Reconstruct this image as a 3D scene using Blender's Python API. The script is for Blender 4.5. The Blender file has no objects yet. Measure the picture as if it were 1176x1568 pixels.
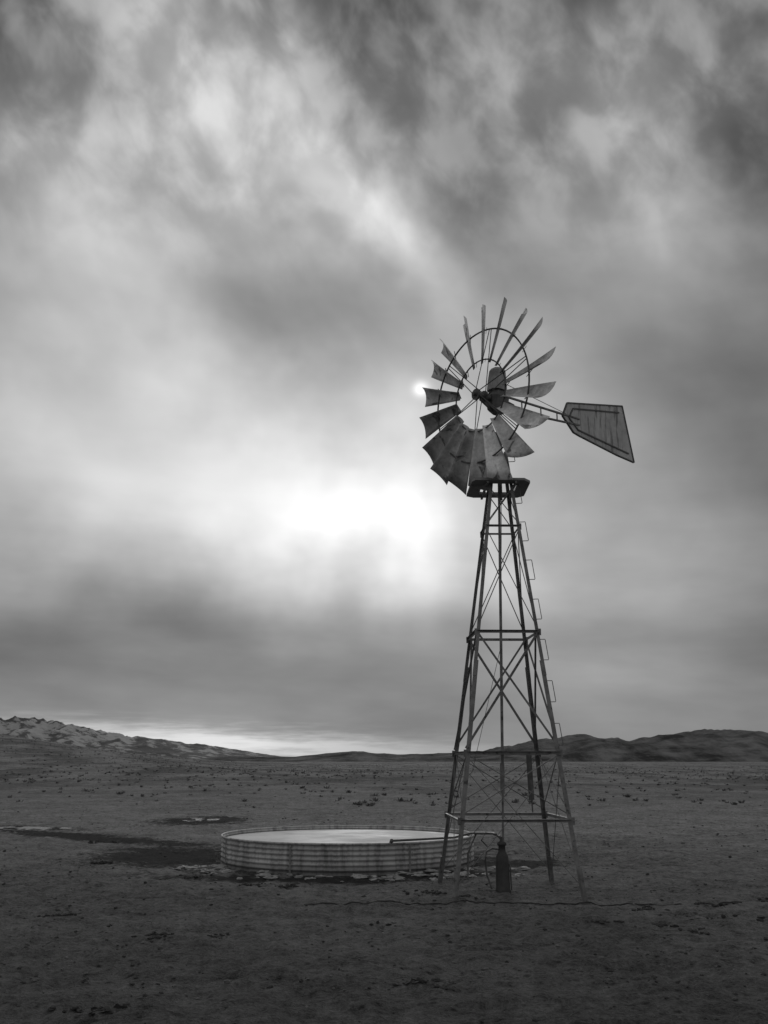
import bpy, math, random
from mathutils import Vector, noise
random.seed(7)
R=math.radians
scene=bpy.context.scene
scene.view_settings.view_transform='Standard'
try: scene.view_settings.look='None'
except Exception: pass
scene.view_settings.exposure=0

# ------------------------------------------------------------ helpers
class MB:
    def __init__(s): s.v=[]; s.f=[]
    def add(s,vs,fs):
        o=len(s.v); s.v+= [tuple(v) for v in vs]; s.f+=[tuple(i+o for i in f) for f in fs]
    def obj(s,name,mat,parent=None,smooth=False):
        me=bpy.data.meshes.new(name); me.from_pydata(s.v,[],s.f); me.update()
        if smooth: me.polygons.foreach_set('use_smooth',[True]*len(me.polygons))
        ob=bpy.data.objects.new(name,me); scene.collection.objects.link(ob)
        if mat: me.materials.append(mat)
        if parent: ob.parent=parent
        return ob
def frame(p,q,up=None):
    d=(Vector(q)-Vector(p)).normalized()
    u=Vector(up) if up is not None else (Vector((0,0,1)) if abs(d.z)<.95 else Vector((1,0,0)))
    a=d.cross(u).normalized(); b=a.cross(d).normalized()
    return d,a,b
def prism(mb,p,q,prof,a,b,prof2=None):
    p=Vector(p);q=Vector(q);n=len(prof); prof2=prof2 or prof
    vs=[p+a*x+b*y for x,y in prof]+[q+a*x+b*y for x,y in prof2]
    fs=[(i,(i+1)%n,n+(i+1)%n,n+i) for i in range(n)]+[tuple(range(n-1,-1,-1)),tuple(range(n,2*n))]
    mb.add(vs,fs)
def beam(mb,p,q,w,h,up=None):
    d,a,b=frame(p,q,up); prism(mb,p,q,[(-w/2,-h/2),(w/2,-h/2),(w/2,h/2),(-w/2,h/2)],a,b)
def lbeam(mb,p,q,w,t,a,b):
    prism(mb,p,q,[(0,0),(w,0),(w,t),(t,t),(t,w),(0,w)],a,b)
def cyl(mb,p,q,r1,r2=None,n=10,up=None):
    r2=r1 if r2 is None else r2
    d,a,b=frame(p,q,up)
    c=[(math.cos(2*math.pi*i/n),math.sin(2*math.pi*i/n)) for i in range(n)]
    prism(mb,p,q,[(r1*x,r1*y) for x,y in c],a,b,[(r2*x,r2*y) for x,y in c])
def tube(mb,pts,r,n=8,closed=False):
    pts=[Vector(p) for p in pts]; m=len(pts); vs=[];fs=[]
    for i,p in enumerate(pts):
        t=(pts[(i+1)%m]-pts[i-1]) if closed else (pts[min(i+1,m-1)]-pts[max(i-1,0)])
        t.normalize(); u=Vector((0,0,1)) if abs(t.z)<.9 else Vector((0.8,.6,0))
        if closed: u=TAIL
        a=t.cross(u).normalized(); b=a.cross(t)
        for k in range(n):
            an=2*math.pi*k/n; vs.append(p+a*(r*math.cos(an))+b*(r*math.sin(an)))
    for i in range(m if closed else m-1):
        j=(i+1)%m
        for k in range(n):
            l=(k+1)%n; fs.append((i*n+k,i*n+l,j*n+l,j*n+k))
    mb.add(vs,fs)
def revolve(mb,c,prof,n=24,sc=(1,1)):
    vs=[];m=len(prof)
    for i in range(n):
        a=2*math.pi*i/n
        for r,z in prof: vs.append((c[0]+r*math.cos(a)*sc[0],c[1]+r*math.sin(a)*sc[1],c[2]+z))
    fs=[(i*m+k,((i+1)%n)*m+k,((i+1)%n)*m+k+1,i*m+k+1) for i in range(n) for k in range(m-1)]
    mb.add(vs,fs)
def empty(name,loc=(0,0,0)):
    e=bpy.data.objects.new(name,None); e.empty_display_size=.3; scene.collection.objects.link(e); return e

class NT:
    def __init__(s,nt): s.nt=nt; nt.nodes.clear()
    def n(s,t,**k):
        x=s.nt.nodes.new(t)
        for a,b in k.items(): setattr(x,a,b)
        return x
    def l(s,a,b): s.nt.links.new(a,b)
    def inp(s,sock,val):
        if hasattr(val,'is_linked') : s.l(val,sock)
        else: sock.default_value=val
    def m(s,op,a,b=None,c=None,clamp=False):
        x=s.n('ShaderNodeMath',operation=op,use_clamp=clamp)
        s.inp(x.inputs[0],a)
        if b is not None: s.inp(x.inputs[1],b)
        if c is not None: s.inp(x.inputs[2],c)
        return x.outputs[0]
    def noise(s,vec,scale,detail=4,rough=.55,dist=0,col=False):
        x=s.n('ShaderNodeTexNoise'); x.inputs['Scale'].default_value=scale; x.inputs['Detail'].default_value=detail
        x.inputs['Roughness'].default_value=rough; x.inputs['Distortion'].default_value=dist
        if vec is not None: s.l(vec,x.inputs['Vector'])
        return x.outputs['Color'] if col else x.outputs['Fac']
    def mapr(s,v,a,b,c,d,smooth=False):
        x=s.n('ShaderNodeMapRange'); x.clamp=True
        if smooth: x.interpolation_type='SMOOTHSTEP'
        s.inp(x.inputs[0],v)
        for i,k in enumerate((a,b,c,d)): s.inp(x.inputs[i+1],k)
        return x.outputs[0]
    def comb(s,x,y,z):
        n=s.n('ShaderNodeCombineXYZ'); s.inp(n.inputs[0],x);s.inp(n.inputs[1],y);s.inp(n.inputs[2],z); return n.outputs[0]
    def sep(s,v):
        n=s.n('ShaderNodeSeparateXYZ'); s.l(v,n.inputs[0]); return n.outputs
    def mixf(s,f,a,b):
        n=s.n('ShaderNodeMix'); n.data_type='FLOAT'; s.inp(n.inputs[0],f); s.inp(n.inputs[2],a); s.inp(n.inputs[3],b); return n.outputs[0]
def newmat(name):
    mt=bpy.data.materials.new(name); mt.use_nodes=True; t=NT(mt.node_tree)
    out=t.n('ShaderNodeOutputMaterial'); bs=t.n('ShaderNodeBsdfPrincipled'); t.l(bs.outputs[0],out.inputs[0])
    geo=t.n('ShaderNodeNewGeometry')
    return mt,t,bs,geo.outputs['Position'],geo
def setbase(t,bs,val):
    c=t.n('ShaderNodeCombineColor'); 
    for i in range(3): t.inp(c.inputs[i],val)
    t.l(c.outputs[0],bs.inputs['Base Color'])
def bump(t,bs,h,strength,dist):
    b=t.n('ShaderNodeBump'); b.inputs['Strength'].default_value=strength; b.inputs['Distance'].default_value=dist
    t.l(h,b.inputs['Height']); t.l(b.outputs[0],bs.inputs['Normal'])
def simple(name,lo,hi,scale=6,rough=.6,metal=0,bs_=.3,stretch=(1,1,1),det=6,bd=.01,spots=0):
    mt,t,bs,pos,geo=newmat(name)
    mp=t.n('ShaderNodeMapping'); t.l(pos,mp.inputs[0]); mp.inputs['Scale'].default_value=stretch
    n1=t.noise(mp.outputs[0],scale,det,.65)
    v=t.mapr(n1,.3,.7,lo,hi)
    if spots:
        n2=t.noise(mp.outputs[0],spots,5,.6); k=t.mapr(n2,.56,.68,1,.35,True); v=t.m('MULTIPLY',v,k)
    setbase(t,bs,v); bs.inputs['Roughness'].default_value=rough; bs.inputs['Metallic'].default_value=metal
    bump(t,bs,t.noise(mp.outputs[0],scale*4,4),bs_,bd)
    return mt

# ------------------------------------------------------------ camera
cam=bpy.data.cameras.new('camera'); co=bpy.data.objects.new('camera',cam); scene.collection.objects.link(co)
cam.sensor_fit='VERTICAL'; cam.sensor_height=36; cam.lens=36*1500/1568
co.location=(0,0,1.65); co.rotation_euler=(R(90+14.25),0,0)
cam.clip_end=20000; cam.clip_start=.05
scene.camera=co

# ------------------------------------------------------------ world sky (overcast, thin bright cloud round the sun)
SUN_AZ,SUN_EL=2.3,21.4
w=bpy.data.worlds.new("World"); scene.world=w; w.use_nodes=True
t=NT(w.node_tree)
out=t.n('ShaderNodeOutputWorld'); bg=t.n('ShaderNodeBackground'); t.l(bg.outputs[0],out.inputs[0])
tc=t.n('ShaderNodeTexCoord'); D=tc.outputs['Generated']
x,y,z=t.sep(D)
az=t.m('MULTIPLY',t.m('ARCTAN2',x,y),57.2958); el=t.m('MULTIPLY',t.m('ARCSINE',z),57.2958)
wn=t.sep(t.noise(D,6.0,4,.5,col=True))
wamp=t.mapr(el,0,14,.15,1)
az2=t.m('ADD',az,t.m('MULTIPLY',t.m('MULTIPLY',t.m('SUBTRACT',wn[0],.5),13),wamp))
el2=t.m('ADD',el,t.m('MULTIPLY',t.m('MULTIPLY',t.m('SUBTRACT',wn[1],.5),11),wamp))
def blob(a0,e0,sa,se,wt,rot=0,A=az2,E=el2):
    dx=t.m('SUBTRACT',A,a0); dy=t.m('SUBTRACT',E,e0)
    if rot:
        c,s_=math.cos(R(rot)),math.sin(R(rot))
        u=t.m('ADD',t.m('MULTIPLY',dx,c/sa),t.m('MULTIPLY',dy,s_/sa))
        v=t.m('ADD',t.m('MULTIPLY',dx,-s_/se),t.m('MULTIPLY',dy,c/se))
    else:
        u=t.m('MULTIPLY',dx,1/sa); v=t.m('MULTIPLY',dy,1/se)
    q=t.m('ADD',t.m('MULTIPLY',u,u),t.m('MULTIPLY',v,v))
    return t.m('MULTIPLY',t.m('EXPONENT',t.m('MULTIPLY',q,-1)),wt)
blobs=[(-1.5,13.6,8.5,4.2,.27),(-3,17.5,12,7,.24),(-19,16,13,6,.22),(-17,24,9,6,.14),
(-9,35.5,11,3.4,.19,-32),(0,29.6,7,2.6,.25,-38),(-16,32,9,6,.15),(12,10.5,9,4,.11),
(-15,6.4,15,2.8,-.11),(8,43.5,26,4.0,-.11),(-28,42,7,6,-.15),(28,22,7,24,-.15),
(-6,26.2,6,2.4,-.05),(17,31,5,4,.08)]
acc=t.mapr(y,-.4,.4,.66,.525,True)
for b in blobs: acc=t.m('ADD',acc,blob(*b))
acc=t.m('ADD',acc,blob(SUN_AZ,SUN_EL,.48,.42,.34,0,az,el))
acc=t.m('ADD',acc,blob(SUN_AZ-.5,SUN_EL-.5,3.2,2.6,.15,0,az,el))
wn2=t.noise(t.comb(t.m('MULTIPLY',az,.22),t.m('MULTIPLY',el,2.2),0),1.0,5,.6)
el3=t.m('ADD',el,t.m('MULTIPLY',t.m('SUBTRACT',wn2,.5),2.0))
acc=t.m('ADD',acc,blob(-9,1.0,13,.7,.34,-3,az,el3))
def rotc(ang,sx,sy,A,E,off=0):
    c,s_=math.cos(R(ang)),math.sin(R(ang))
    u=t.m('MULTIPLY',t.m('ADD',t.m('MULTIPLY',A,c),t.m('MULTIPLY',E,s_)),sx)
    v=t.m('MULTIPLY',t.m('ADD',t.m('MULTIPLY',A,-s_),t.m('MULTIPLY',E,c)),sy)
    return t.comb(u,v,off)
n1=t.noise(rotc(-38,.09,.14,az,el,3.1),1.0,4,.45)
n2=t.noise(rotc(-42,.25,.30,az,el,12.4),1.0,4,.48,.2)
n3=t.noise(rotc(-2,.07,.24,az,el,1.7),1.0,4,.5)
up=t.mapr(el,12,26,.15,1,True)
hi=t.mapr(el,25,36,.08,1,True)
acc=t.m('ADD',acc,t.m('MULTIPLY',t.m('MULTIPLY',t.m('SUBTRACT',n1,.5),.34),up))
puff=t.mapr(n2,.32,.70,-.09,.12,True)
acc=t.m('ADD',acc,t.m('MULTIPLY',puff,t.m('MULTIPLY',up,hi)))
low=t.mapr(el,3,20,1,.35,True)
acc=t.m('ADD',acc,t.m('MULTIPLY',t.m('MULTIPLY',t.m('SUBTRACT',n3,.5),.36),low))
ray=t.noise(t.comb(t.m('MULTIPLY',t.m('ARCTAN2',t.m('SUBTRACT',az,1.0),t.m('SUBTRACT',27,el)),5.5),t.m('MULTIPLY',el,.06),0.7),1.0,1,.4)
rm=t.m('MULTIPLY',t.mapr(el,4.5,10,0,1,True),t.mapr(el,12,18,1,0,True))
rm=t.m('MULTIPLY',rm,t.mapr(t.m('ABSOLUTE',az2),3,14,1,0,True))
acc=t.m('ADD',acc,t.m('MULTIPLY',t.m('MULTIPLY',t.m('SUBTRACT',ray,.40),.24),rm))
# soft shoulder near white
acc=t.m('MINIMUM',acc,1.01); acc=t.m('MAXIMUM',acc,.15)
lin=t.m('POWER',acc,2.2)
sky=t.n('ShaderNodeTexSky',sky_type='NISHITA'); sky.sun_disc=False; sky.sun_elevation=R(SUN_EL); sky.sun_rotation=R(SUN_AZ)
bw=t.n('ShaderNodeRGBToBW'); t.l(sky.outputs[0],bw.inputs[0])
skyv=t.m('MINIMUM',t.m('MULTIPLY',bw.outputs[0],.06),1.0)
tot=t.mixf(.96,skyv,lin)
c=t.n('ShaderNodeCombineColor')
for i in range(3): t.l(tot,c.inputs[i])
t.l(c.outputs[0],bg.inputs[0]); bg.inputs[1].default_value=1.0

sl=bpy.data.lights.new('sun','SUN'); so=bpy.data.objects.new('sun',sl); scene.collection.objects.link(so)
sl.energy=.5; sl.angle=R(14); sl.color=(1,1,1)
sd=Vector((math.sin(R(SUN_AZ))*math.cos(R(SUN_EL)),math.cos(R(SUN_AZ))*math.cos(R(SUN_EL)),math.sin(R(SUN_EL))))
so.rotation_euler=sd.to_track_quat('Z','Y').to_euler(); so.location=(20,80,60)

# ------------------------------------------------------------ terrain
def sst(a,b,x):
    k=max(0,min(1,(x-a)/(b-a))); return k*k*(3-2*k)
TANK=(-.63,18.1)
def gh(x,y):
    r=math.hypot(x,y)
    h=.035*noise.noise(Vector((x*.9,y*.9,0)))+.034*noise.noise(Vector((x*2.7,y*2.7,5)))
    if r<45: h+=.028*noise.noise(Vector((x*6,y*6,9)))+.018*noise.noise(Vector((x*14,y*14,3)))
    far=sst(30,120,r)
    h+=far*.9*noise.noise(Vector((x*.012,y*.012,2)))+sst(20,60,r)*.15*noise.noise(Vector((x*.09,y*.09,8)))
    if y>0:
        u=-x/max(y,1)
        h+=sst(70,230,y)*8.0*sst(.07,.46,u)*(1+.25*noise.noise(Vector((x*.02,y*.02,4))))
    dt=math.hypot(x-TANK[0],y-TANK[1])
    h-=.05*math.exp(-((dt-2.9)/.9)**2)
    if dt<2.3: h=min(h,-.06)
    return h
radii=[0.0]
r=.6
while r<9000:
    radii.append(r); r*= 1.0075 if r<30 else (1.014 if r<80 else (1.03 if r<600 else 1.09))
angs=[]
a=-180.0
while a<180:
    angs.append(a); a+= .16 if -33<a<33 else 3.0
mb=MB(); NA=len(angs)
vs=[];fs=[]
for r in radii[1:]:
    for a in angs:
        X=r*math.sin(R(a)); Y=r*math.cos(R(a)); vs.append((X,Y,gh(X,Y)))
vs.append((0,0,0)); ci=len(vs)-1
for i in range(len(radii)-2):
    for j in range(NA):
        k=(j+1)%NA; fs.append((i*NA+j,(i+1)*NA+j,(i+1)*NA+k,i*NA+k))
for j in range(NA): fs.append((ci,j,(j+1)%NA))
mb.add(vs,fs)
mt,t,bs,pos,geo=newmat('desert_soil')
px,py,pz=t.sep(pos)
nbig=t.noise(pos,.35,4,.6); nmid=t.noise(pos,2.2,5,.65); nfin=t.noise(pos,9,4,.75); ngr=t.noise(pos,38,2,.8)
v=t.m('ADD',t.m('MULTIPLY',t.m('SUBTRACT',nbig,.5),1.1),1.0)
v=t.m('ADD',v,t.m('MULTIPLY',t.m('SUBTRACT',nmid,.5),1.7))
v=t.m('ADD',v,t.m('MULTIPLY',t.m('SUBTRACT',nfin,.5),2.2))
v=t.m('ADD',v,t.m('MULTIPLY',t.m('SUBTRACT',ngr,.5),1.6))
v=t.m('MULTIPLY',t.m('MAXIMUM',v,.15),.235)
vo=t.n('ShaderNodeTexVoronoi'); vo.inputs['Scale'].default_value=8; t.l(pos,vo.inputs['Vector'])
spk=t.mapr(vo.outputs['Distance'],.12,.30,.40,1)
cell=t.sep(vo.outputs['Color'])[0]
spk=t.mixf(t.m('GREATER_THAN',cell,.72),1.0,spk)
v=t.m('MULTIPLY',v,spk)
fore_vignette=t.mapr(t.m('ADD',py,t.m('MULTIPLY',t.m('SUBTRACT',nbig,.5),6)),4,26,.26,1.0,False)  # vignette painted into the soil colour: albedo falls off towards the camera
v=t.m('MULTIPLY',v,fore_vignette)
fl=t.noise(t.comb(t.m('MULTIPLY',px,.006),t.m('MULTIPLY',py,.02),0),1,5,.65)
sc2=t.noise(t.comb(t.m('MULTIPLY',px,.12),t.m('MULTIPLY',py,.05),4),1,5,.7)
v=t.m('MULTIPLY',v,t.mixf(t.mapr(py,30,80,0,1),1.0,t.mapr(sc2,.4,.6,.95,.45,True)))
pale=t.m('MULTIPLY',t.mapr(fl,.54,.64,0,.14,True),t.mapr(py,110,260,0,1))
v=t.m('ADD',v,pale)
def ell(cx,cy,rx,ry,rot=0):
    dx=t.m('SUBTRACT',px,cx); dy=t.m('SUBTRACT',py,cy); c_,s_=math.cos(R(rot)),math.sin(R(rot))
    u=t.m('ADD',t.m('MULTIPLY',dx,c_/rx),t.m('MULTIPLY',dy,s_/rx)); q=t.m('ADD',t.m('MULTIPLY',dx,-s_/ry),t.m('MULTIPLY',dy,c_/ry))
    return t.m('SQRT',t.m('ADD',t.m('MULTIPLY',u,u),t.m('MULTIPLY',q,q)))
dm=ell(-3.9,18.7,1.5,2.1)
for e in [(-1.3,15.3,2.4,.5,-6),(.9,15.9,1.6,.6,10),(-6.6,22.9,4.4,.7,-38),(-5.2,29.3,1.5,2.4,0),(-9.9,26.0,2.8,.9,-14),(-.63,18.1,2.75,2.75),(2.1,17.6,1.1,.7,0)]:
    dm=t.m('MINIMUM',dm,ell(*e))
dm=t.m('ADD',dm,t.m('MULTIPLY',t.m('SUBTRACT',nmid,.5),1.5)); dm=t.m('ADD',dm,t.m('MULTIPLY',t.m('SUBTRACT',nfin,.5),1.0))
mud=t.mapr(dm,.60,1.20,1,0,True)
v=t.mixf(mud,v,t.m('MULTIPLY',nfin,.08))
v=t.m('MAXIMUM',v,.008)
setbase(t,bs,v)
bs.inputs['Roughness'].default_value=1.0
bs.inputs['Specular IOR Level'].default_value=.08
hh=t.m('ADD',t.m('MULTIPLY',nmid,.9),t.m('ADD',t.m('MULTIPLY',nfin,.6),t.m('MULTIPLY',ngr,.25)))
bump(t,bs,hh,1.0,.16)
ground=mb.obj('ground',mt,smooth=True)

# ------------------------------------------------------------ hills and mountains
def interp(tab,x):
    if x<=tab[0][0]: return tab[0][1]
    for (a,b),(c,d) in zip(tab,tab[1:]):
        if x<=c: return b+(d-b)*(x-a)/(c-a)
    return tab[-1][1]
def ridge(name,tab,y0,depth,x0,x1,nx,ny,rough,mat,sc):
    m=MB(); vs=[];fs=[]
    for j in range(ny):
        v=j/(ny-1)
        for i in range(nx):
            X=x0+(x1-x0)*i/(nx-1); Y=y0-depth+2*depth*v
            s=math.sin(math.pi*v)**.9
            base=interp(tab,X)
            nz=noise.hetero_terrain(Vector((X*sc,Y*sc,3)),1.0,2.1,6,.7)
            rg=1-abs(noise.noise(Vector((X*sc*2.2,Y*sc*.9,1))))*2
            rg+=.25*(1-abs(noise.noise(Vector((X*sc*5,Y*sc*2.5,7))))*2)-.15
            H=base*s*(1+rough*(rg-.8)*.40)+base*rough*.05*(nz-.6)*s-8*(1-s)
            vs.append((X,Y,H))
    for j in range(ny-1):
        for i in range(nx-1):
            a=j*nx+i; fs.append((a,a+1,a+nx+1,a+nx))
    m.add(vs,fs); return m.obj(name,mat,smooth=True)
mt,t,bs,pos,geo=newmat('hill_scrub')
h1=t.noise(pos,.012,9,.7); h2=t.noise(t.comb(t.m('MULTIPLY',t.sep(pos)[0],.02),t.m('MULTIPLY',t.sep(pos)[1],.004),0),1,6,.7)
setbase(t,bs,t.mapr(t.m('ADD',t.m('MULTIPLY',h1,.6),t.m('MULTIPLY',h2,.4)),.42,.58,.035,.20)); bs.inputs['Roughness'].default_value=1; bs.inputs['Specular IOR Level'].default_value=.05
bump(t,bs,h1,1,30); hill=mt
tabR=[(-900,0),(-420,3),(-300,9),(-170,9),(-60,20),(30,13),(160,17),(250,31),(320,45),(390,50),(470,42),(540,47),(640,58),(760,53),(1000,38),(1600,55),(2500,40)]
ridge('hills',tabR,2000,420,-900,2500,420,60,.6,hill,.006)
tabM=[(-2600,120),(-1500,122),(-1215,116),(-1130,124),(-1040,112),(-900,90),(-760,68),(-640,56),(-520,42),(-420,27),(-330,15),(-200,8),(-60,0)]
mt,t,bs,pos,geo=newmat('snowy_rock')
a1=t.noise(pos,.022,8,.75); a2=t.noise(pos,.006,4,.6)
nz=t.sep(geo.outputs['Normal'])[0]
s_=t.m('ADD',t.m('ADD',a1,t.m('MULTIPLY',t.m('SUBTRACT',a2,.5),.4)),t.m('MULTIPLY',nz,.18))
s_=t.m('ADD',s_,t.mapr(t.sep(pos)[2],10,90,-.07,.01))
setbase(t,bs,t.mapr(s_,.46,.58,.07,.38,True)); bs.inputs['Roughness'].default_value=.9
bump(t,bs,a1,.8,14)
ridge('snowy_mountains',tabM,3100,700,-2600,-60,660,140,.8,mt,.0055)

# ------------------------------------------------------------ sagebrush
mb=MB()
def tuft(x,y,s,n):
    z0=gh(x,y)
    vs=[];fs=[]
    for k in range(n):
        a=random.uniform(0,2*math.pi); e=random.uniform(.15,1.5); rr=s*random.uniform(.55,1)
        cx=x+.45*s*math.cos(a)*random.random(); cy=y+.45*s*math.sin(a)*random.random()
        tip=Vector((cx+rr*math.cos(e)*math.cos(a),cy+rr*math.cos(e)*math.sin(a),z0+rr*.7*math.sin(e)))
        wd=s*random.uniform(.08,.2); pa=a+math.pi/2+random.uniform(-.6,.6)
        b1=Vector((cx+wd*math.cos(pa),cy+wd*math.sin(pa),z0-.02)); b2=Vector((cx-wd*math.cos(pa),cy-wd*math.sin(pa),z0-.02))
        mid=(b1+b2)/2*.4+tip*.6
        o=len(vs); vs+=[b1,b2,mid+Vector((wd*.9*math.cos(pa),wd*.9*math.sin(pa),0)),mid-Vector((wd*.9*math.cos(pa),wd*.9*math.sin(pa),0)),tip]
        fs+=[(o,o+1,o+3,o+2),(o+2,o+3,o+4)]
    mb.add(vs,fs)
cnt=0
while cnt<9500:
    y=38*(17**random.random()); x=y*random.uniform(-.62,.62)
    if random.random()>sst(25,150,y)*.9+.04: continue
    cl=noise.noise(Vector((x*.03,y*.02,11)))
    if cl<-.05 and random.random()<.6: continue
    s=random.uniform(.06,.27)*random.uniform(.7,1.2)*(1+.0015*y); tuft(x,y,s,14 if y<110 else 8); cnt+=1
mb.obj('sagebrush',simple('sage_leaves',.07,.17,3,.95))

# ------------------------------------------------------------ clods, dung, stones
def blobm(mb,x,y,z,s,fl=.55,rg=.45):
    seed=random.random()*99
    m=6;n=8; vs=[];fs=[]
    sx,sy=s*random.uniform(.7,1.3),s*random.uniform(.7,1.3)
    for i in range(m+1):
        ph=math.pi*i/m
        for j in range(n):
            th=2*math.pi*j/n; d=Vector((math.sin(ph)*math.cos(th),math.sin(ph)*math.sin(th),math.cos(ph)))
            k=1+rg*noise.noise(d*1.7+Vector((seed,0,0)))+rg*.6*noise.noise(d*4+Vector((seed,0,0)))
            vs.append((x+d.x*sx*k,y+d.y*sy*k,z+d.z*s*fl*k))
    for i in range(m):
        for j in range(n):
            fs.append((i*n+j,(i+1)*n+j,(i+1)*n+(j+1)%n,i*n+(j+1)%n))
    mb.add(vs,fs)
mb=MB(); mst=MB()
for i in range(7000):
    y=3*(14**random.random()); x=y*random.uniform(-.6,.6)
    if noise.noise(Vector((x*.5,y*.5,3)))<-.05 and random.random()<.75: continue
    if math.hypot(x-TANK[0],y-TANK[1])<2.35: continue
    s=random.choice([.005,.006,.008,.010,.013,.018]) *random.uniform(.7,1.3)*(1+.015*y)
    blobm(mst if random.random()<.45 else mb,x,y,gh(x,y)+s*.2,s,.5,.8)
for (x,y,q) in [(3.05,10.4,1),(2.35,11.0,1),(3.9,12.3,1),(3.6,11.4,1),(4.2,11.2,1),(2.9,10.9,1),(3.0,12.0,1),(-2.2,10.2,1),(-1.6,10.3,.6),(-1.8,14.3,1),(-1.3,14.0,1),(-4.7,17.2,1.3),(-5.9,21.5,1.5),(-7.6,19.5,1.4),(-2.9,15.6,1.2),(.35,8.1,1.2),(-1.9,7.2,1.4),(5.1,13,1.1),(5.4,12.5,1.1),(4.7,12.8,1),(-3.6,11.5,1),(1.0,12.9,1),(.6,13.3,1)]:
    for k in range(16):
        xx=x+random.gauss(0,.11)*q; yy=y+random.gauss(0,.09)*q; blobm(mb,xx,yy,gh(xx,yy)+.006,random.uniform(.012,.036)*q,.45,.9)
mb.obj('dirt_clods',simple('clod_soil',.012,.045,8,.95))
mst.obj('pebbles',simple('pebble_stone',.06,.15,8,.9))

mb=MB()
for (cx,cy,n,sp) in [(-2.95,17.0,30,.28),(-2.6,16.3,14,.25),(1.35,15.7,20,.3),(1.0,16.2,10,.3),(1.9,16.6,6,.3),(.2,15.65,16,.5),(-1.4,15.75,18,.45)]:
    for k in range(n):
        x=cx+random.gauss(0,sp); y=cy+random.gauss(0,sp*.6)
        if math.hypot(x-TANK[0],y-TANK[1])<2.26: continue
        blobm(mb,x,y,gh(x,y)+.01,random.uniform(.02,.11),.28,.9)
mb.obj('ice_crust',simple('crust',.12,.38,9,.8,spots=5))

def puddle(name,cx,cy,rx,ry,rot):
    m=MB(); n=60; sd_=random.random()*50; pts=[]
    for i in range(n):
        a=2*math.pi*i/n; c0=Vector((math.cos(a)*1.6,math.sin(a)*1.6,sd_)); k=1+.5*noise.noise(c0)+.4*noise.noise(c0*3)
        u=rx*k*math.cos(a); v=ry*k*math.sin(a); pts.append((cx+u*math.cos(R(rot))-v*math.sin(R(rot)),cy+u*math.sin(R(rot))+v*math.cos(R(rot)),0))
    zs=sorted(gh(p[0],p[1]) for p in pts+[(cx,cy,0)]); z=zs[int(len(zs)*.5)]
    m.add([(p[0],p[1],z+.004) for p in pts]+[(cx,cy,z+.004)],[(i,(i+1)%n,n) for i in range(n)])
    return m.obj(name,watm)
mt,t,bs,pos,geo=newmat('water_surface')
setbase(t,bs,t.mapr(t.noise(pos,1.3,4),.35,.65,.04,.10)); bs.inputs['Roughness'].default_value=.15
bump(t,bs,t.noise(pos,9,3),.12,.01); watm=mt
puddle('puddle',-9.3,25.9,1.6,.5,-6); puddle('puddle',-5.3,29.6,.5,.8,0)

# ------------------------------------------------------------ stock tank
tank=empty('stock_tank')
mt,t,bs,pos,geo=newmat('galvanised_corrugated')
st=t.noise(t.comb(t.m('MULTIPLY',t.sep(pos)[0],9),t.m('MULTIPLY',t.sep(pos)[1],9),t.m('MULTIPLY',t.sep(pos)[2],1.2)),1,5,.6)
bl=t.noise(pos,2.1,6,.65)
v=t.m('MULTIPLY',t.mapr(bl,.3,.7,.29,.50),t.mapr(st,.42,.66,1,.5,True))
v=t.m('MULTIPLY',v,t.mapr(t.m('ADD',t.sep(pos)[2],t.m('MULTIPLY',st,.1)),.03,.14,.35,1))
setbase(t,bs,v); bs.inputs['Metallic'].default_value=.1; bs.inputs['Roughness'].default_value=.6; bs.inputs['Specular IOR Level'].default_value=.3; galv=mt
RT=2.19; HT=.40
m=MB(); prof=[]
for i in range(61):
    z=-.06+(HT+.06)*i/60; prof.append((RT+.012*math.cos(2*math.pi*6*(z+.06)/(HT+.06)),z))
prof2=[(r_-.008,z_) for r_,z_ in reversed(prof)]
revolve(m,(TANK[0],TANK[1],0),prof+prof2,160)
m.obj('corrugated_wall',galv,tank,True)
m=MB(); tube(m,[(TANK[0]+(RT+.008)*math.cos(2*math.pi*i/120),TANK[1]+(RT+.008)*math.sin(2*math.pi*i/120),HT) for i in range(121)],.017)
m.obj('rolled_rim',galv,tank,True)
m=MB()
for a in [-112,-62,-20,20,60,150,205]:
    for k in range(2):
        aa=R(a)+k*.018
        p=(TANK[0]+(RT+.020)*math.cos(aa),TANK[1]+(RT+.020)*math.sin(aa))
        if k==0: beam(m,(p[0],p[1],-.03),(p[0],p[1],HT-.02),.03,.006,(math.cos(aa),math.sin(aa),0))
        for q in range(8): 
            blobm(m,p[0],p[1],.02+q*.048,.008,1)
m.obj('lap_seams',simple('seam',.12,.28,9,.6,.2),tank)
m=MB(); n=96
m.add([(TANK[0]+(RT-.03)*math.cos(2*math.pi*i/n),TANK[1]+(RT-.03)*math.sin(2*math.pi*i/n),HT-.055) for i in range(n)],[tuple(range(n))])
mt,t,bs,pos,geo=newmat('tank_ice')
nn=t.noise(pos,.9,5,.6); n4=t.noise(pos,3.1,5,.6)
setbase(t,bs,t.m('MULTIPLY',t.mapr(nn,.35,.65,.36,.54),t.mapr(n4,.4,.65,1,.8))); t.inp(bs.inputs['Roughness'],t.mapr(nn,.4,.6,.5,.7)); bs.inputs['Specular IOR Level'].default_value=.14
bump(t,bs,t.noise(pos,5,4),.15,.01)
m.obj('water',mt,tank)

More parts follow.
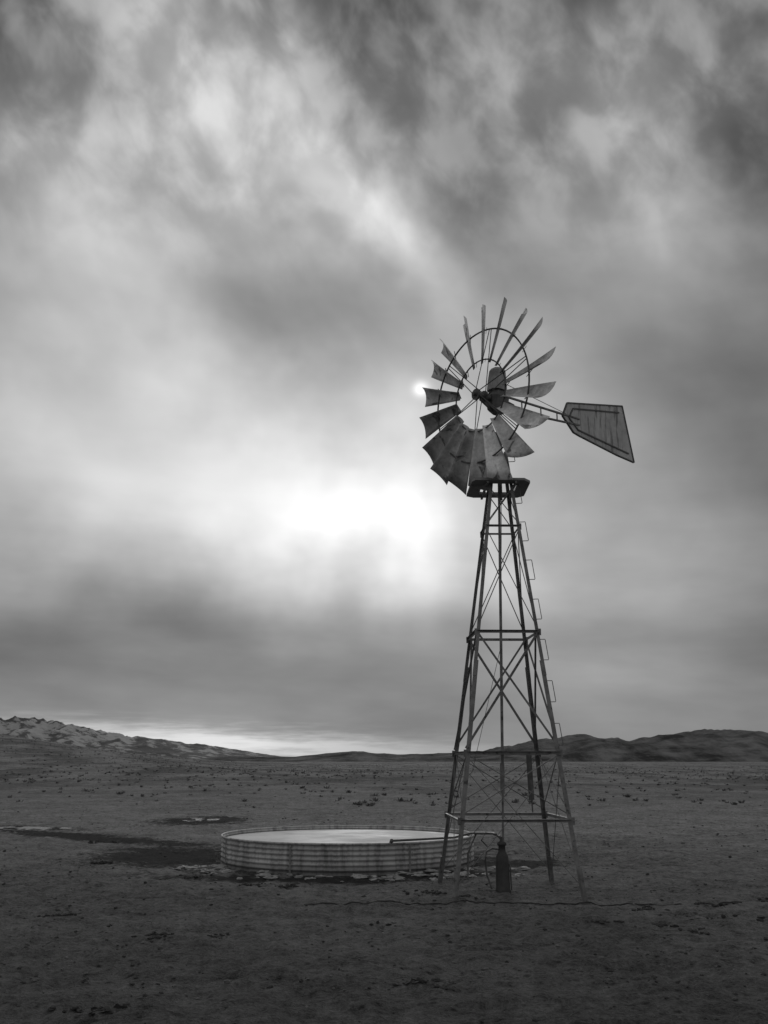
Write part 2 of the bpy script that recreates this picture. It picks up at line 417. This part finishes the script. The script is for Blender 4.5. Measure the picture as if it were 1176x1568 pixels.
# ------------------------------------------------------------ windmill
steel=simple('tower_steel',.08,.21,7,.6,.2,.3,spots=12,bd=.003)
steel2=simple('dark_iron',.05,.12,9,.55,.3,bd=.003)
wood=simple('weathered_wood',.15,.30,6,.85,0,.5,(1,6,6),bd=.003)
mt,t,bs,pos,geo=newmat('galvanised_sheet')
b1=t.noise(pos,2.6,6,.65); b2=t.noise(pos,16,5,.7); b3=t.noise(pos,3.7,4,.6,1.2)
v=t.mapr(b1,.3,.7,.42,.85); v=t.m('MULTIPLY',v,t.mapr(b2,.35,.65,.75,1.15)); v=t.m('MULTIPLY',v,t.mapr(b3,.58,.68,1,.25,True))
at=t.n('ShaderNodeAttribute'); at.attribute_name='tone'
v=t.m('MULTIPLY',v,t.mapr(at.outputs['Fac'],0,1,.55,1.12))
setbase(t,bs,v); bs.inputs['Metallic'].default_value=.3; t.inp(bs.inputs['Roughness'],t.mapr(b2,.3,.7,.4,.65)); sheet=mt
bump(t,bs,b1,.3,.015)

mill=empty('windmill')
BASE=[Vector((.84,12.70,0)),Vector((2.47,12.76,0)),Vector((2.37,14.58,0)),Vector((.76,14.55,0))]
ZT=6.0; TC=Vector((1.68,13.67,ZT)); hw=.10
TOP=[TC+Vector((-hw,-hw,0)),TC+Vector((hw,-hw,0)),TC+Vector((hw,hw,0)),TC+Vector((-hw,hw,0))]
def leg(i,z): return BASE[i].lerp(TOP[i],z/ZT)
m=MB()
dirs=[(1,1),(-1,1),(-1,-1),(1,-1)]
for i in range(4):
    a=Vector((dirs[i][0],0,0)); b=Vector((0,dirs[i][1],0))
    lbeam(m,leg(i,-.2),leg(i,2.95),.056,.006,a,b)
    o=Vector((dirs[i][0]*-.004,dirs[i][1]*-.004,0))
    lbeam(m,leg(i,2.75)+o,leg(i,ZT)+o,.046,.005,a,b)
    beam(m,leg(i,-.1)+Vector((dirs[i][0]*.01,dirs[i][1]*.01,0)),leg(i,.35)+Vector((dirs[i][0]*.01,dirs[i][1]*.01,0)),.045,.045)
m.obj('legs',steel,mill)
levels=[.94,1.77,3.36,4.87]
m=MB()
for z in levels:
    for i in range(4):
        p=leg(i,z);q=leg((i+1)%4,z)
        d,a,b=frame(p,q); lbeam(m,p-d*.0,q,.038 if z<4 else .028,.005,a,b*-1)
for i in range(2):
    z=1.77
    beam(m,(leg(i,z)+leg(i+1,z))/2+Vector((0,0,-.03)),(leg(i+2,z)+leg((i+3)%4,z))/2+Vector((0,0,-.03)),.035,.025)
m.obj('girts',steel,mill)
m=MB()
segs=[(.1,.94),(.98,1.74),(1.8,3.33),(3.39,4.84),(4.9,5.45)]
for k,(z0,z1) in enumerate(segs):
    for i in range(4):
        j=(i+1)%4
        ctr=(BASE[0]+BASE[2])/2
        ins=(Vector((ctr.x,ctr.y,0))-(BASE[i]+BASE[j])/2).normalized()
        if k==2:
            d,a,b=frame(leg(i,z0),leg(j,z1)); lbeam(m,leg(i,z0)+ins*.01,leg(j,z1)+ins*.01,.027,.004,a,b)
            d,a,b=frame(leg(j,z0),leg(i,z1)); lbeam(m,leg(j,z0)+ins*.03,leg(i,z1)+ins*.03,.027,.004,a,b)
        elif k==0:
            continue
        else:
            rr=.007
            cyl(m,leg(i,z0)+ins*.01,leg(j,z1)+ins*.01,rr,n=6); cyl(m,leg(j,z0)+ins*.03,leg(i,z1)+ins*.03,rr,n=6)
m.obj('cross_braces',steel,mill)
m=MB()
for i in range(4):
    j=(i+1)%4
    cyl(m,leg(i,.12),leg(j,1.72),.005,n=5); cyl(m,leg(j,.12)+Vector((0,.01,0)),leg(i,1.72)+Vector((0,.01,0)),.005,n=5)
m.obj('stay_wires',steel,mill)
m=MB()
for z in levels:
    for i in range(4):
        p=leg(i,z-.02); k=.85 if z<4 else .55
        beam(m,p+Vector((0,-.006 if i<2 else .006,-.05)),p+Vector((0,-.006 if i<2 else .006,.04)),.075*k,.005,(0,1,0))
m.obj('gusset_plates',steel,mill)
m=MB()
for zz in [.0+1.85+.56*k for k in range(7)]+[5.85]:
    p=leg(1,zz).lerp(leg(2,zz),.15); q=leg(1,zz+.28 if zz<5.7 else 6.0).lerp(leg(2,zz+.28 if zz<5.7 else 6.0),.15)
    if zz>5.7: q=q+Vector((-.02,0,.13))
    off=Vector((.10,-.02,0)); 
    tube(m,[p,p+off*.98,p+off+Vector((0,0,.01)),q+off-Vector((0,0,.01)),q+off*.98,q],.0055,6)
m.obj('climbing_steps',steel,mill)
m=MB()
ctr=Vector((1.67,13.80,5.50)); hx,hy=.42,.49
o=[(-hx+.05,-hy),(hx-.1,-hy+.02),(hx,-hy+.16),(hx+.01,hy-.1),(hx-.08,hy),(-hx+.1,hy),(-hx-.01,hy-.08),(-hx,-hy+.1)]
inn=[(x_*.60,y_*.60) for x_,y_ in o]
n=8
def P(l,z): return [(ctr.x+x_,ctr.y+y_,ctr.z+z) for x_,y_ in l]
vs=P(o,0)+P(inn,0)+P(o,.035)+P(inn,.035); fs=[]
for i in range(n):
    j=(i+1)%n
    fs+=[(i,n+i,n+j,j),(2*n+i,2*n+j,3*n+j,3*n+i),(i,j,2*n+j,2*n+i),(n+i,3*n+i,3*n+j,n+j)]
m.add(vs,fs)
for s_ in (-1,1):
    beam(m,(ctr.x+s_*.2,ctr.y-hy+.03,ctr.z-.02),(ctr.x+s_*.2,ctr.y+hy-.03,ctr.z-.02),.03,.035)
m.obj('platform',wood,mill)
m=MB()
cyl(m,(1.68,13.67,5.3),(1.68,13.67,6.75),.032,n=12)
revolve(m,(1.68,13.67,5.92),[(.0,0),(.13,0),(.13,.05),(.05,.09),(.05,.3),(.07,.34),(.07,.4),(.0,.42)],16)
m.obj('mast_pipe',steel2,mill,False)
PHI=54
TAIL=Vector((math.sin(R(PHI)),math.cos(R(PHI)),0)); N=-TAIL; W=Vector((math.cos(R(PHI)),-math.sin(R(PHI)),0)); Z=Vector((0,0,1))
MC=Vector((1.68,13.67,6.83)); H=MC+N*.34
m=MB()
def lbox(m,c,prof):
    vs=[]
    for z_,a_,b_,s_ in prof:
        for x_,y_ in [(-1,-.6),(-.6,-1),(.6,-1),(1,-.6),(1,.6),(.6,1),(-.6,1),(-1,.6)]:
            vs.append(c+TAIL*(x_*a_+s_)+W*(y_*b_)+Z*z_)
    k=len(prof); fs=[]
    for i in range(k-1):
        for j in range(8): fs.append((i*8+j,i*8+(j+1)%8,(i+1)*8+(j+1)%8,(i+1)*8+j))
    fs+=[tuple(range(7,-1,-1)),tuple((k-1)*8+j for j in range(8))]
    m.add(vs,fs)
lbox(m,MC,[(-.22,.06,.06,0),(-.16,.15,.10,0),(.04,.17,.12,0),(.10,.12,.10,0),(.14,.10,.09,0)])
cyl(m,MC,H+N*.02,.06,.045,n=14)
cyl(m,MC+Z*.0+TAIL*.1,MC+TAIL*.32+Z*-.02,.05,.03,n=10)
beam(m,MC+Z*-.18+N*.1,H+Z*-.05,.03,.04)
m.obj('gearbox',steel2,mill)
m=MB()
lbox(m,MC,[(.145,.14,.115,0),(.30,.13,.11,.01),(.46,.11,.10,.02),(.50,.085,.075,.02),(.51,.03,.03,.02)])
m.obj('gearbox_hood',simple('hood',.16,.34,8,.5,.3,bd=.003),mill)
m=MB()
cyl(m,H+N*.10,H+N*-.10,.045,n=16); cyl(m,H+N*.09,H+N*.06,.085,n=18); cyl(m,H+N*-.06,H+N*-.09,.085,n=18); cyl(m,H+N*.14,H+N*.1,.03,n=10)
m.obj('hub',steel2,mill)
RI,RO,RB=.54,1.00,1.385
def ring(r_,off,n=72): return [H+(W*math.cos(2*math.pi*i/n)+Z*math.sin(2*math.pi*i/n))*r_+N*off for i in range(n)]
m=MB(); tube(m,ring(RI,0),.011,6,True); tube(m,ring(RO,-.02),.013,6,True)
NB=18; PH=R(6); beta=R(39)
for k in range(6):
    a=2*math.pi*k/6+PH+R(10); rho=W*math.cos(a)+Z*math.sin(a); tau=W*-math.sin(a)+Z*math.cos(a)
    for s_ in(1,-1):
        cyl(m,H+N*(.07*s_)+rho*.06+tau*.03*s_,H+rho*RO+tau*.02*s_+N*-.02,.007,n=6)
m.obj('wheel_rims_and_spokes',steel2,mill)
vs=[];fs=[];tone=[]
mbr=MB()
for k in range(NB):
    a=2*math.pi*k/NB+PH+R(random.uniform(-1.8,1.8)); rho=W*math.cos(a)+Z*math.sin(a); tau=W*-math.sin(a)+Z*math.cos(a)
    be=beta+R(random.uniform(-4,4)); c_=tau*math.cos(be)-N*math.sin(be); mm=N*math.cos(be)+tau*math.sin(be)
    NR,NC=6,7; o_=len(vs); tn=random.random(); rb=RB+random.uniform(-.025,.025)
    bend=random.uniform(-.03,.04); skew=random.uniform(.03,.075)
    for i in range(NR):
        f=i/(NR-1)
        for j in range(NC):
            s_=-1+2*j/(NC-1)
            r_=.50+(rb-.50)*f + (skew*s_*f)
            wd=(.14+(.345-.14)*f)/2
            vs.append(tuple(H+rho*r_+c_*(s_*wd)+mm*(-.045*(1-s_*s_)*(0.6+.6*f)+bend*f*f)))
            tone.append(tn)
    for i in range(NR-1):
        for j in range(NC-1):
            q=o_+i*NC+j; fs.append((q,q+1,q+NC+1,q+NC))
    for rr_ in (RI,RO):
        f=(rr_-.5)/(RB-.5); wd=(.14+.20*f)/2
        p=H+rho*rr_; beam(mbr,p+c_*(-wd*.9)+mm*-.055,p+c_*(wd*.9)+mm*-.055,.02,.005,mm)
me=bpy.data.meshes.new('wheel_blades'); me.from_pydata(vs,[],fs); me.polygons.foreach_set('use_smooth',[True]*len(me.polygons))
at=me.attributes.new('tone','FLOAT','POINT'); at.data.foreach_set('value',tone)
ob=bpy.data.objects.new('wheel_blades',me); scene.collection.objects.link(ob); me.materials.append(sheet); ob.parent=mill
so_=ob.modifiers.new('thickness','SOLIDIFY'); so_.thickness=.004
mbr.obj('blade_brackets',steel2,mill)
def T(s,z,off=0): return Vector((1.68,13.67,0))+TAIL*s+Z*z+W*off
m=MB()
beam(m,T(.1,6.93),T(1.75,6.90),.03,.025); beam(m,T(.1,6.72),T(1.75,6.80),.03,.025)
for s_ in (.5,.9,1.25): beam(m,T(s_,6.735+.02*s_),T(s_,6.92),.018,.018)
cyl(m,T(.05,7.15),T(1.45,6.93),.005,n=6)
m.obj('tail_boom',steel,mill)
VP=[(1.37,6.88),(1.49,7.12),(2.80,7.35),(3.01,6.41),(2.60,6.46),(1.72,6.62),(1.60,6.65)]
m=MB(); n=len(VP)
def plate(m,pts,o0,o1):
    n=len(pts); vs=[T(s,z,o0) for s,z in pts]+[T(s,z,o1) for s,z in pts]
    m.add(vs,[tuple(range(n)),tuple(range(2*n-1,n-1,-1))]+[(i,n+i,n+(i+1)%n,(i+1)%n) for i in range(n)])
plate(m,VP,-.002,.002)
mt,t,bs,pos,geo=newmat('vane_sheet')
b1=t.noise(pos,3,6,.65); st=t.noise(t.comb(t.m('MULTIPLY',t.sep(pos)[0],14),t.m('MULTIPLY',t.sep(pos)[1],14),t.m('MULTIPLY',t.sep(pos)[2],1.6)),1,5,.6)
v=t.m('MULTIPLY',t.mapr(b1,.3,.7,.30,.52),t.mapr(st,.52,.62,1,.45,True)); setbase(t,bs,v); bs.inputs['Roughness'].default_value=.6; bs.inputs['Metallic'].default_value=.15
m.obj('tail_vane',mt,mill)
m=MB()
cx,cz=2.25,6.87
inset=[(cx+(s-cx)*.84,cz+(z-cz)*.72) for s,z in [(1.37,6.88),(1.49,7.12),(2.80,7.35),(3.01,6.41),(1.60,6.65)]]
for P_,wd in ((VP,.018),(inset,.022)):
    k=len(P_)
    for i in range(k):
        if P_ is inset and i==2: continue
        for off in(-.010,.010): beam(m,T(*P_[i],off),T(*P_[(i+1)%k],off),wd,.010,W)
m.obj('vane_ribs',steel2,mill)
m=MB()
beam(m,(1.60,13.72,1.25),(1.675,13.67,5.9),.036,.036)
cyl(m,(1.585,13.73,.55),(1.60,13.72,1.30),.014,n=8)
cyl(m,(1.597,13.725,1.22),(1.602,13.72,1.62),.030,n=10)
m.obj('pump_rod',steel,mill)
m=MB()
p=leg(2,1.75)+Vector((-.15,-.05,0)); cyl(m,p,(p.x+.02,p.y,1.12),.04,.04,n=10); cyl(m,(p.x+.02,p.y,1.12),(p.x+.03,p.y,.95),.01,n=6)
m.obj('brake_weight',steel2,mill)
m=MB(); tube(m,[leg(3,1.2)+Vector((.02,0,0)),Vector((1.2,13.8,1.5)),Vector((1.63,13.7,3.2)),Vector((1.70,13.66,5.4))],.004,5)
m.obj('furl_wire',steel,mill)

# ------------------------------------------------------------ well pump and pipe
pump=empty('well_pump')
m=MB()
revolve(m,(1.57,13.75,-.05),[(0,0),(.10,0),(.11,.03),(.095,.06),(.088,.40),(.082,.47),(.05,.53),(.045,.60),(.062,.61),(.062,.64),(.03,.66),(.022,.72),(0,.72)],20)
m.obj('cylinder_body',simple('pump_iron',.02,.05,9,.6,.2,bd=.003),pump,True)
m=MB()
tube(m,[(1.57,13.75,.50),(1.44,13.74,.52),(1.36,13.72,.48),(1.34,13.72,.36),(1.36,13.70,.18),(1.42,13.68,.02)],.012,8)
tube(m,[(1.57,13.75,.62),(1.50,13.75,.70),(1.36,13.75,.72),(1.30,13.75,.62),(1.38,13.74,.54)],.010,8)
tube(m,[(1.68,13.72,0),(1.67,13.72,.3),(1.60,13.74,.44)],.010,8)
m.obj('handle_and_brackets',steel2,pump,True)
m=MB()
tube(m,[(1.56,13.80,.66),(1.50,14.2,.68),(1.30,15.4,.60),(1.12,16.35,.47),(.95,16.50,.45),(.15,16.02,.445),(.10,16.05,.43)],.018,8)
cyl(m,(.12,16.0,.45),(.10,16.12,.37),.03,n=10)
tube(m,[(1.2,14.9,.02),(1.22,15.0,.35),(1.36,15.1,.63)],.015,6)
m.obj('delivery_pipe',steel2,pump,True)
m=MB(); pts=[]
for i in range(120):
    x_=-.95+5.2*i/119; y_=12.45+.06*math.sin(x_*1.3)+.05*noise.noise(Vector((x_*2,0,0))); pts.append((x_,y_,gh(x_,y_)+.008))
tube(m,pts,.009,6); m.obj('ground_cable',simple('cable_rubber',.015,.04,9,.8))
